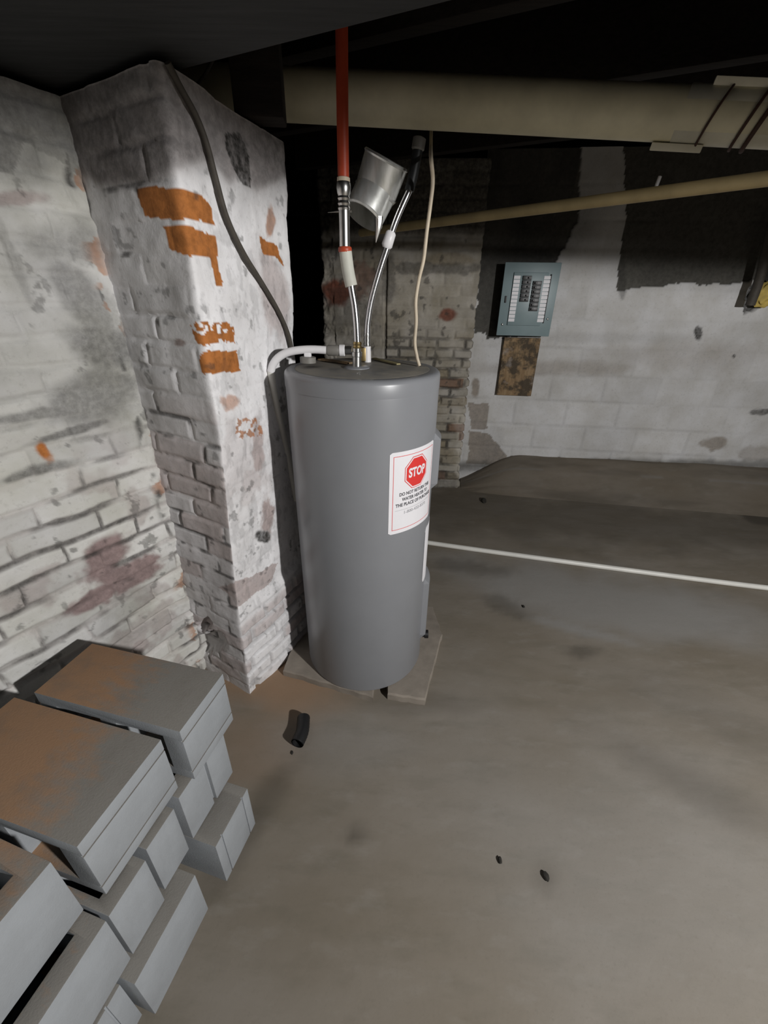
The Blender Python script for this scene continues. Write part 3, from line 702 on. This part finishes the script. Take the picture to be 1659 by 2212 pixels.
Cb = P_z(906, 790, HZ1 + .004); kb = lambda x, y: tuple(P_y(x, y, Cb[1]))
tag(tube('power_cable', [tuple(Cb), kb(901, 772), kb(896, 740), kb(899, 695), kb(898, 650), kb(905, 603), kb(915, 560), kb(922, 500), kb(930, 440), kb(935, 390), kb(931, 340), tuple(P_y(931, 308, 1.78)), tuple(P_y(932, 268, 1.885)), tuple(P_y(934, 200, 1.90))], .0058, MAT['beige'], None, 10),
    'wavy beige power cable rising from the right of the heater top', 'cable')
# white relief tube: over the left rim and down behind the tank
rel = empty('relief_tube', tuple(P_z(745, 770, HZ1)), 'white plastic relief tube bending over the left rim of the heater', 'tube')
Yr = 1.44; r_ = lambda x, y, Y=Yr: tuple(P_y(x, y, Y))
tube('tube_run', [r_(712, 757), r_(680, 755), r_(650, 756), r_(622, 761), r_(602, 772), r_(590, 787), r_(585, 803)], .0125, MAT['white'], rel, 16)
dn = P_y(585, 800, Yr)
tube('tube_drop', [r_(585, 800), r_(589, 830, 1.455), r_(598, 880, 1.48), r_(610, 935, 1.51), r_(624, 1000, 1.54), r_(640, 1080, 1.56)] , .0118, MAT['pvc'], rel, 16)
rings_tube('grey_coupling', r_(706, 757), r_(733, 757), [(0, .0135), (.1, .0165), (.9, .0165), (1, .015)], MAT['greypl'], rel)
rings_tube('white_ring', r_(733, 757), r_(745, 757), [(0, .016), (.1, .018), (.9, .018), (1, .015)], MAT['white'], rel)
rings_tube('threaded_end', r_(745, 757), r_(760, 757), [(0, .013), (1, .0125)], MAT['steel'], rel)
box('clip', r_(665, 768), (1, 0, 0), (0, 1, 0), (0, 0, 1), .022, .02, .018, MAT['white'], rel, .003)
rings_tube('cap', np.array(r_(665, 775)) - [0, 0, .012], r_(665, 770), [(0, .026), (.9, .026), (1, .02)], MAT['greypl'], rel)

# bits lying on the top of the heater
def stick(name, a, b, w, mat, label, cat):
    a, b = Vector(a), Vector(b); d = (b - a); u = d.normalized(); s = u.cross(Vector((0, 0, 1)))
    bm = bmesh.new(); add_box(bm, (a + b) / 2 + Vector((0, 0, .005)), u, s, (0, 0, 1), d.length, w, .005, .0015)
    return tag(bm_obj(name, bm, mat, None), label, cat)
zt = HZ1 + .0025
stick('wood_splinter', P_z(692, 779, zt), P_z(757, 788, zt), .028, MAT['board'], 'brown wood splinter lying on the heater top, left of the hoses', 'splinter')
stick('wood_shim', P_z(808, 777, zt), P_z(861, 790, zt), .016, mat_plain('olive_wood', (.30, .26, .13), .8, 0, .3, 30), 'olive wooden shim lying on the heater top, right of the hoses', 'shim')

# ------------------------------------------------------------------ overhead pipes
Yp = 1.76
dp = empty('drain_pipe', tuple(P_y(1000, 214, Yp)), 'thick cream drain pipe slung under the ceiling', 'pipe')
pl, pr = P_y(150, 182, 1.86), P_y(1800, 264, 1.66)
tube('pipe_body', [pl, pr, np.array(pr) * 2 - np.array(pl)], .066, MAT['cream'], dp, 40)
pa = Vector(pr) - Vector(pl); pu = pa.normalized()
def on_pipe(x):      # point on the pipe axis at photo column x
    lo, hi = 0., 1.
    for _ in range(40):
        m = (lo + hi) / 2
        if proj(np.array(Vector(pl) + pa * m))[0] < x: lo = m
        else: hi = m
    return Vector(pl) + pa * lo
s0, s1 = on_pipe(1470), on_pipe(1800)
ps = pu.cross(Vector((0, 0, 1))).normalized(); pv = ps.cross(pu)
def half_shell(sgn, a, b):
    bm = bmesh.new(); R = .0705; rows = []
    for c in (a, b):
        row = []
        for k in range(15):
            t = math.radians(-90 + 180 * k / 14); row.append(bm.verts.new(c + ps * (R * math.sin(t)) + pv * (sgn * R * math.cos(t))))
        row.insert(0, bm.verts.new(c - ps * (R + .03) + pv * (sgn * .004))); row.append(bm.verts.new(c + ps * (R + .03) + pv * (sgn * .004)))
        rows.append(row)
    for k in range(16): bm.faces.new((rows[0][k], rows[0][k + 1], rows[1][k + 1], rows[1][k]))
    return bm
# repair sleeve: a sheet wrapped round the pipe whose edges stand off above and below
def sleeve():
    bm = bmesh.new(); rows = []
    vd = -(np.array(s0) - CAM); vd = Vector(vd).normalized(); side = pu.cross(vd).normalized()
    if side.z < 0: side = -side
    for c, e in ((s0, 0.), (s1, 0.)):
        row = []
        for k in range(25):
            t = math.radians(-100 + 200 * k / 24); row.append(bm.verts.new(c + side * (.0695 * math.sin(t)) + vd * (.0695 * math.cos(t))))
        rows.append(row)
    for k in range(24): bm.faces.new((rows[0][k], rows[0][k + 1], rows[1][k + 1], rows[1][k]))
    o = bm_obj('repair_sleeve', bm, MAT['creamband'], dp)
    m = o.modifiers.new('solid', 'SOLIDIFY'); m.thickness = .003
    fl = []
    for sg, x0, x1 in ((1, 1512, 1800), (-1, 1432, 1545)):
        a, b = on_pipe(x0), on_pipe(x1)
        bm = bmesh.new(); add_box(bm, (a + b) / 2 + side * (sg * .074) + vd * .012, pu, side, vd, (b - a).length, .020, .05, .003)
        bm_obj('sleeve_flange', bm, MAT['creamband'], dp)
    for x, w, tilt in ((1545, .0035, -.02), (1622, .0045, -.02), (1650, .007, -.02)):
        bm = bmesh.new(); a = on_pipe(x); pts = []
        for k in range(21):
            t = math.radians(-115 + 230 * k / 20); pts.append(a + pu * (tilt * -math.sin(t) * 1.0 - .012 * math.cos(t)) + side * (.0755 * math.sin(t)) + vd * (.0755 * math.cos(t)))
        add_tube(bm, pts, w, 8); bm_obj('strap', bm, MAT['rustwire'], dp)['label'] = 'dark rusty wire strap'
sleeve()
tag(tube('ceiling_pipe', [P_z(780, 503, 1.83), P_z(860, 491, 1.83), P_z(1659, 386, 1.83), P_z(1659, 386, 1.83) * 2.2 - P_z(860, 491, 1.83) * 1.2], .0205, MAT['conduit'], None, 20, smooth_path=False), 'thin tan pipe running under the ceiling from behind the hoses to the right', 'pipe')
cl = P_z(1416, 405, 1.85)
bm = bmesh.new(); add_tube(bm, [np.array(cl) + [-.008, 0, -.03], np.array(cl) + [-.002, -.004, -.005], np.array(cl) + [.006, 0, .03]], .006, 8)
tag(bm_obj('pipe_clip', bm, MAT['white'], None), 'small white clip hooked over the thin tan ceiling pipe', 'clip')
# galvanised elbow hanging open
Ye = 1.74; d_ = lambda x, y, Y=Ye: Vector(P_y(x, y, Y))
duct = empty('vent_elbow', tuple(d_(808, 420)), 'shiny galvanised vent elbow hanging open behind the hoses', 'duct')
def seg_cyl(name, a, b, r0, r1, mat, parent, open_end=True):
    ax = (b - a).normalized(); u = ax.cross(Vector((0, 0, 1))).normalized(); v = ax.cross(u); bm = bmesh.new(); R = []
    prof = [(0, r0), (.05, r0 + .003), (.10, r0), (.9, r1), (.95, r1 + .003), (1, r1), (1, r1 - .003), (.1, r0 - .004)]
    for t, r in prof: R.append([bm.verts.new(a.lerp(b, t) + (u * math.cos(k * math.pi / 24) + v * math.sin(k * math.pi / 24)) * r) for k in range(48)])
    for i in range(len(R) - 1):
        for k in range(48): bm.faces.new((R[i][k], R[i][(k + 1) % 48], R[i + 1][(k + 1) % 48], R[i + 1][k]))
    return bm_obj(name, bm, mat, parent, 30)
e_a, e_b, e_c = d_(836, 342, 1.60), d_(811, 418, 1.62), d_(786, 466, 1.59)
seg_cyl('upper_section', e_a, e_b, .068, .066, MAT['duct'], duct)
seg_cyl('lower_section', e_b + (e_a - e_b) * .15, e_c + (e_c - e_b) * .05, .064, .062, MAT['duct'], duct)
bm = bmesh.new(); add_tube(bm, [d_(818, 468, 1.56), d_(818, 480, 1.56), d_(816, 500, 1.56), d_(812, 524, 1.56)], [.013, .012, .008, .001], 8); bm_obj('metal_tab', bm, MAT['steel'], duct)
bm = bmesh.new(); add_tube(bm, [d_(760, 455, 1.575), d_(735, 456, 1.575), d_(708, 459, 1.575)], [.006, .004, .001], 6); bm_obj('metal_tab', bm, MAT['steel'], duct)

# dark riser post on the pillar, dangling cables
tag(box('timber_post', (*P_y(566, 270, 1.50)[:2], 2.20), (1, .1, 0), (-.1, 1, 0), (0, 0, 1), .128, .08, .56, MAT['joist'], bev=.006), 'dark timber post standing on top of the brick pillar', 'post')
def cw(x, y):
    zz = 1.5
    for _ in range(12):
        c0 = corner_at(np.array([zz]))[0]; b0 = np.array([-.545 + .4226 * .49, 1.195 + .906 * .49])
        p = P_pl(x, y, np.array([c0[0], c0[1], 0]), math.degrees(math.atan2(*(b0 - c0)[::-1]))); zz = float(p[2])
    return p + (CAM - p) / np.linalg.norm(CAM - p) * .035
tag(tube('loose_cable', [cw(362, 135), cw(390, 190), cw(423, 250), cw(446, 310), cw(466, 385), cw(490, 470), cw(525, 545), cw(565, 610), cw(600, 670), cw(622, 720), cw(632, 760)], .0068, MAT['darkcable'], None, 10),
    'dark cable sagging from the ceiling across the white pillar face', 'cable')
tag(tube('thin_wire', [P_y(465, 120, 1.5), P_y(440, 165, 1.5), P_y(405, 205, 1.5), P_y(368, 232, 1.5)], .004, MAT['darkcable'], None, 8), 'thin dark wire crossing in front of the cream pipe, above the pillar', 'wire')

# ------------------------------------------------------------------ breaker panel and its board
on = lambda x, y, out=0.: P_pl(x, y, FW + fn * out, FA)
def wallbox(name, TL, BR, out0, out1, mat, parent, bev=.003):
    a, b = on(*TL, out1), on(*BR, out1); c = (a + b) / 2
    w = abs((b - a) @ fd); h = abs(a[2] - b[2]); c = c - fn * (out1 - out0) / 2
    return box(name, c, fd, fn, (0, 0, 1), w, abs(out1 - out0), h, mat, parent, bev)
tag(wallbox('mounting_board', (1090, 729), (1147, 856), .006, .045, MAT['board'], None, .004), 'stained brown board on the block wall below the breaker panel', 'board')
O = .125
pan = empty('breaker_panel', tuple(on(1130, 725, .05)), 'blue-grey breaker panel with black breakers on the block wall', 'electrical panel')
pz1 = on(1083, 566, O)[2]; pz0 = on(1062, 724, O)[2]
pc = (on(1072, 724, O) + on(1186, 724, O)) / 2; pw = abs((on(1186, 724, O) - on(1072, 724, O)) @ fd)
def pbox(name, u, v, w, h, o0, o1, mat, parent=pan, bev=.002):      # u,v from panel lower centre
    c = np.array([pc[0], pc[1], pz0]) + fd * u + np.array([0, 0, v]) + fn * ((o0 + o1) / 2 - O)
    return box(name, c, fd, fn, (0, 0, 1), w, o1 - o0, h, mat, parent, bev)
ph = pz1 - pz0
pbox('enclosure', 0, ph / 2, pw - .03, ph - .02, .02, O - .012, MAT['panel'])
pbox('front_cover', 0, ph / 2, pw, ph, O - .012, O, MAT['panel'], bev=.004)
pbox('dead_front', -.005, ph * .51, pw * .62, ph * .72, O, O + .012, MAT['panel'], bev=.004)
kx = pw / .40
for col, (u, v0, n) in enumerate(((-.032 * kx, ph * .48, 6), (.046 * kx, ph * .355, 7))):
    for i in range(n):
        hh = ph * .058
        br = pbox('breaker', u, v0 + hh * (i + .5), .062 * kx, hh * .94, O + .010, O + .026, MAT['breaker'], bev=.002)
        bc_ = np.array([pc[0], pc[1], pz0]) + fd * (u + (.012 if col == 0 else -.012)) + np.array([0, 0, v0 + hh * (i + .5)]) + fn * .032
        box('toggle', bc_, fd, fn, (0, 0, 1), .016, .014, hh * .45, MAT['breaker'], br, .002)
for u in (-.104 * kx, .112 * kx):
    bm = bmesh.new()
    for i in range(12):
        c = np.array([pc[0], pc[1], pz0]) + fd * u + np.array([0, 0, ph * .20 + ph * .0525 * (i + .5)]) + fn * .0135
        add_box(bm, c, fd, fn, (0, 0, 1), .046 * kx, .002, ph * .0445, 0)
    bm_obj('circuit_labels', bm, MAT['paper'], pan)['label'] = 'column of white circuit labels'
pbox('door_hinge', .139 * kx, ph * .52, .006, ph * .66, O, O + .013, MAT['black'])
pbox('latch', -.165 * kx, ph * .51, .012, .045, O, O + .009, MAT['black'])
for u, v in ((.168 * kx, ph * .25), (-.165 * kx, ph * .16)):
    c = np.array([pc[0], pc[1], pz0]) + fd * u + np.array([0, 0, v])
    rings_tube('screw', c - fn * .002, c + fn * .005, [(0, .008), (.7, .008), (1, .005)], MAT['steel'], pan, 12)
# yellow foam plug in the broken hole at the right edge
yc = on(1656, 635, .04)
bm = bmesh.new(); bmesh.ops.create_icosphere(bm, subdivisions=4, radius=1)
for v in bm.verts:
    n = 1 + .25 * math.sin(v.co.x * 5 + 1) * math.sin(v.co.y * 6) * math.sin(v.co.z * 5 + 2)
    v.co = Vector(yc) + Vector((v.co.x * .07 * n, v.co.y * .03 * n, v.co.z * .085 * n))
tag(bm_obj('foam_plug', bm, MAT['yellow'], None, 60), 'yellow foam stuffed in the broken hole at the right of the block wall', 'foam')
tag(tube('hanging_strap', [on(1672, 470, .13), on(1654, 550, .13), on(1640, 605, .13), on(1620, 660, .13)], [.03] * 25, MAT['darkcable'], None, 10), 'dark strap hanging at the right edge beside the yellow foam', 'strap')

# ------------------------------------------------------------------ floor things
w0 = P_z(900, 1168, .016); pts = [P_z(x, y, .016) for x, y in ((850, 1160), (930, 1173), (1100, 1197), (1413, 1239), (1659, 1270), (1900, 1296))]
tag(tube('floor_pipe', pts, .0155, MAT['pvc'], None, 16), 'long thin white plastic pipe lying across the floor to the right of the heater', 'pipe')
ha, hm, hb = P_z(656, 1549, .026), P_z(653, 1580, .026), P_z(642, 1606, .026)
hose_c = catmull([ha, hm, hb], 10)
bm = bmesh.new(); add_tube(bm, hose_c, [.024 + .0012 * (i % 2) for i in range(len(hose_c))], 20, cap=False)
r2 = add_tube(bm, hose_c, [.020] * len(hose_c), 20, cap=False)
tag(bm_obj('black_hose_piece', bm, MAT['black'], None, 60), 'short cut piece of black hose lying on the floor before the heater', 'hose')
chips = [(1080, 1858, .008, 'tiny dark chip on the bare floor, left of the larger chip at lower right'), (1180, 1893, .011, 'larger dark chip on the bare floor at lower right'), (1131, 1310, .009, 'tiny dark chip on the floor below the white floor pipe'),
         (1045, 1081, .030, 'dark lump on the floor at the foot of the block wall, right of the pier'), (631, 1626, .006, 'tiny dark crumb on the floor just below the black hose piece'), (1021, 1012, 0, '')]
for x, y, r, lab in chips:
    if not r: continue
    c = P_z(x, y, r * .4); bm = bmesh.new(); bmesh.ops.create_icosphere(bm, subdivisions=2, radius=1)
    rnd = random.Random(x)
    for v in bm.verts: v.co = Vector(c) + Vector((v.co.x * .75, v.co.y * 1.2, v.co.z * .6)) * r * (1 + .3 * (rnd.random() - .5))
    tag(bm_obj('debris_chip', bm, MAT['chip'], None, 30), lab, 'debris', 'chips on the floor')
c = Vector(P_z(452, 1392, .07)) + Vector((0, .02, 0)); bm = bmesh.new(); bmesh.ops.create_cube(bm, size=1); bmesh.ops.subdivide_edges(bm, edges=bm.edges[:], cuts=5, use_grid_fill=True)
rnd = random.Random(5)
for v in bm.verts:
    p = v.co.copy(); p = p.lerp(p.normalized() * .6, .45); k = 1 + .12 * (rnd.random() - .5)
    v.co = c + Matrix.Rotation(-.5, 3, 'Z') @ Vector((p.x * .13 * k, p.y * .10 * k, p.z * .13 * k))
tag(bm_obj('rubble_stone', bm, MAT['stone'], None, 40), 'pale broken rubble stone at the foot of the pillar, behind the block stack', 'stone')

# ------------------------------------------------------------------ cinder blocks
def cmu_mesh(lw=.40, w=.19, h=.19, side=False, end='plain', shell=None):
    """hollow block, length on +x from the origin (the near end), cores along z (along y when laid on its side)"""
    dp_, sh = {'plain': 0, 'recess': .0035, 'groove': .012}[end], (.052 if side else {'plain': .045, 'recess': .10, 'groove': .052}[end])
    sh = shell or sh
    X = [0, max(dp_, .004), sh, .178, .222, .400 - sh, .40 - max(dp_, .004), .40]
    Yv = {'plain': [0, .034, .07, .12, .156, .19], 'recess': [0, .033, .037, .153, .157, .19], 'groove': [0, .034, .082, .094, .156, .19]}[end]
    if side and end == 'recess': Yv = [0, .030, .034, .150, .154, .19]
    solid = np.ones((7, 5), bool)
    solid[2, 1:4] = False; solid[4, 1:4] = False
    if end == 'groove': solid[0, 2] = False; solid[6, 2] = False
    if end == 'recess': solid[0, 1] = False; solid[0, 3] = False; solid[6, 1] = False; solid[6, 3] = False
    bm = bmesh.new(); vt = {}
    def v(i, j, k):
        if (i, j, k) not in vt: vt[i, j, k] = bm.verts.new((X[i], Yv[j] - w / 2, k * h))
        return vt[i, j, k]
    for i in range(7):
        for j in range(5):
            if not solid[i, j]: continue
            bm.faces.new((v(i, j, 1), v(i + 1, j, 1), v(i + 1, j + 1, 1), v(i, j + 1, 1))); bm.faces.new((v(i, j, 0), v(i, j + 1, 0), v(i + 1, j + 1, 0), v(i + 1, j, 0)))
            for (p, q2, n) in (((i, j), (i + 1, j), (i, j - 1)), ((i + 1, j), (i + 1, j + 1), (i + 1, j)), ((i + 1, j + 1), (i, j + 1), (i, j + 1)), ((i, j + 1), (i, j), (i - 1, j))):
                if 0 <= n[0] < 7 and 0 <= n[1] < 5 and solid[n]: continue
                bm.faces.new((v(*p, 0), v(*q2, 0), v(*q2, 1), v(*p, 1)))
    bmesh.ops.recalc_face_normals(bm, faces=bm.faces[:])
    bmesh.ops.dissolve_limit(bm, angle_limit=.01, verts=bm.verts[:], edges=bm.edges[:])
    es = [e for e in bm.edges if len(e.link_faces) == 2 and e.calc_face_angle(0) > .5]
    bmesh.ops.bevel(bm, geom=es, offset=.0014 if end == 'recess' else .003, segments=2, profile=.6, affect='EDGES')
    if side:   # cores horizontal: turn about the length axis
        bmesh.ops.rotate(bm, verts=bm.verts[:], cent=(0, 0, 0), matrix=Matrix.Rotation(math.pi / 2, 3, 'X'))
        bmesh.ops.translate(bm, verts=bm.verts[:], vec=(0, h / 2, w / 2))
    me = bpy.data.meshes.new('cinder_block'); bm.to_mesh(me); bm.free(); sharp(me, 30); me.materials.append(MAT['cmu']); return me
ME = {'plain': cmu_mesh(), 'side': cmu_mesh(side=True, end='recess'), 'groove': cmu_mesh(end='groove'), 'fine': cmu_mesh(end='recess'), 'fine2': cmu_mesh(end='plain', shell=.09)}
def block(kind, b, w, z, label, n=(-.966, .258), h=.19, l=.40):
    """b: front corner of the near end; the end face is w wide, the body runs along n towards the wall"""
    n = np.array(n) / np.hypot(*n); e = np.array([-n[1], n[0]]); e = e if e[1] > 0 else -e
    b = np.array(b[:2]); c = b + e * w / 2
    o = bpy.data.objects.new('cinder_block', ME[kind]); COL.objects.link(o)
    o.location = (c[0], c[1], z); o.rotation_euler = (0, 0, math.atan2(n[1], n[0])); o.scale = (l / .40, w / .19, h / .19)
    return tag(o, label, 'cinder block', 'stacked cinder blocks')
z1, z2 = .1935, .387
g = lambda x, y, z: P_z(x, y, z)[:2]
TOPZ = .577
wd2 = lambda a, b: float(np.linalg.norm(np.array(a) - np.array(b)))
block('side', g(388, 1581, TOPZ), .178, z2, 'top cinder block nearest the pillar, rust stain on its far end', n=(-.972, .235), l=.435)
t2 = g(166, 1830, TOPZ)
block('side', t2, .221, z2, 'top cinder block in the middle of the stack, cores facing sideways', n=(-.970, .243), l=.44)
E_ = np.array([.258, .966]); N_ = np.array([-.966, .258])
m0 = g(200, 1943, .39); m0 = m0 - np.array([.29, .957]) * .212
block('plain', m0, .195, z2 + .003, 'hollow cinder block at the left edge with its dark core open upward', n=(-.960, .281), h=.192)
block('groove', g(418, 1812, z1), .185, z1, 'middle-course cinder block with an upright groove, under the block by the pillar', l=.38)
block('plain', g(357, 1922, z1), wd2(g(357, 1922, z1), g(412, 1835, z1)), z1, 'narrow middle-course cinder block end, under the gap in the top course', l=.38)
block('plain', g(288, 2062, z1), wd2(g(341, 1940, z1), g(288, 2062, z1)), z1, 'middle-course cinder block under the middle top block, beside a black gap', l=.38)
mb = g(288, 2062, z1)
block('plain', mb - E_ * .196, .19, z1, 'middle-course cinder block nearest the viewer at bottom left', l=.38)
b1 = g(490, 1904, 0)
block('fine', b1, .155, 0.0, 'floor-course cinder block nearest the pillar with fine upright grooves')
b2 = g(336, 2192, 0)
block('fine2', b2, .198, 0.0, 'floor-course cinder block with a smooth end, at the lower middle of the stack')
block('fine', b2 - E_ * .198 + N_ * .03, .19, 0.0, 'floor-course cinder block nearest the viewer, at the bottom edge')

# ------------------------------------------------------------------ light
def spot(name, loc, aim, energy, size, blend, radius, col):
    l = bpy.data.lights.new(name, 'SPOT'); l.energy = energy; l.spot_size = math.radians(size); l.spot_blend = blend; l.shadow_soft_size = radius; l.color = col
    o = bpy.data.objects.new(name, l); COL.objects.link(o); o.location = loc
    o.rotation_euler = (Vector(aim) - Vector(loc)).to_track_quat('-Z', 'Y').to_euler(); return o
LP = Vector((1.80, -.80, 1.83))
aim = LP + Vector((-.65 * math.sin(math.radians(4)), .75 * math.sin(math.radians(4)), -math.cos(math.radians(4))))
spot('hand_lamp', LP, aim, 190, 175.6, .09, .05, (1., .985, .97))
w = bpy.data.worlds.new('world'); SC.world = w; w.use_nodes = True
w.node_tree.nodes['Background'].inputs[0].default_value = (.8, .85, 1, 1); w.node_tree.nodes['Background'].inputs[1].default_value = .004
SC.view_settings.view_transform = 'Standard'; SC.view_settings.look = 'None'; SC.view_settings.gamma = 1; SC.view_settings.exposure = 0.6
SC.view_settings.use_curve_mapping = False
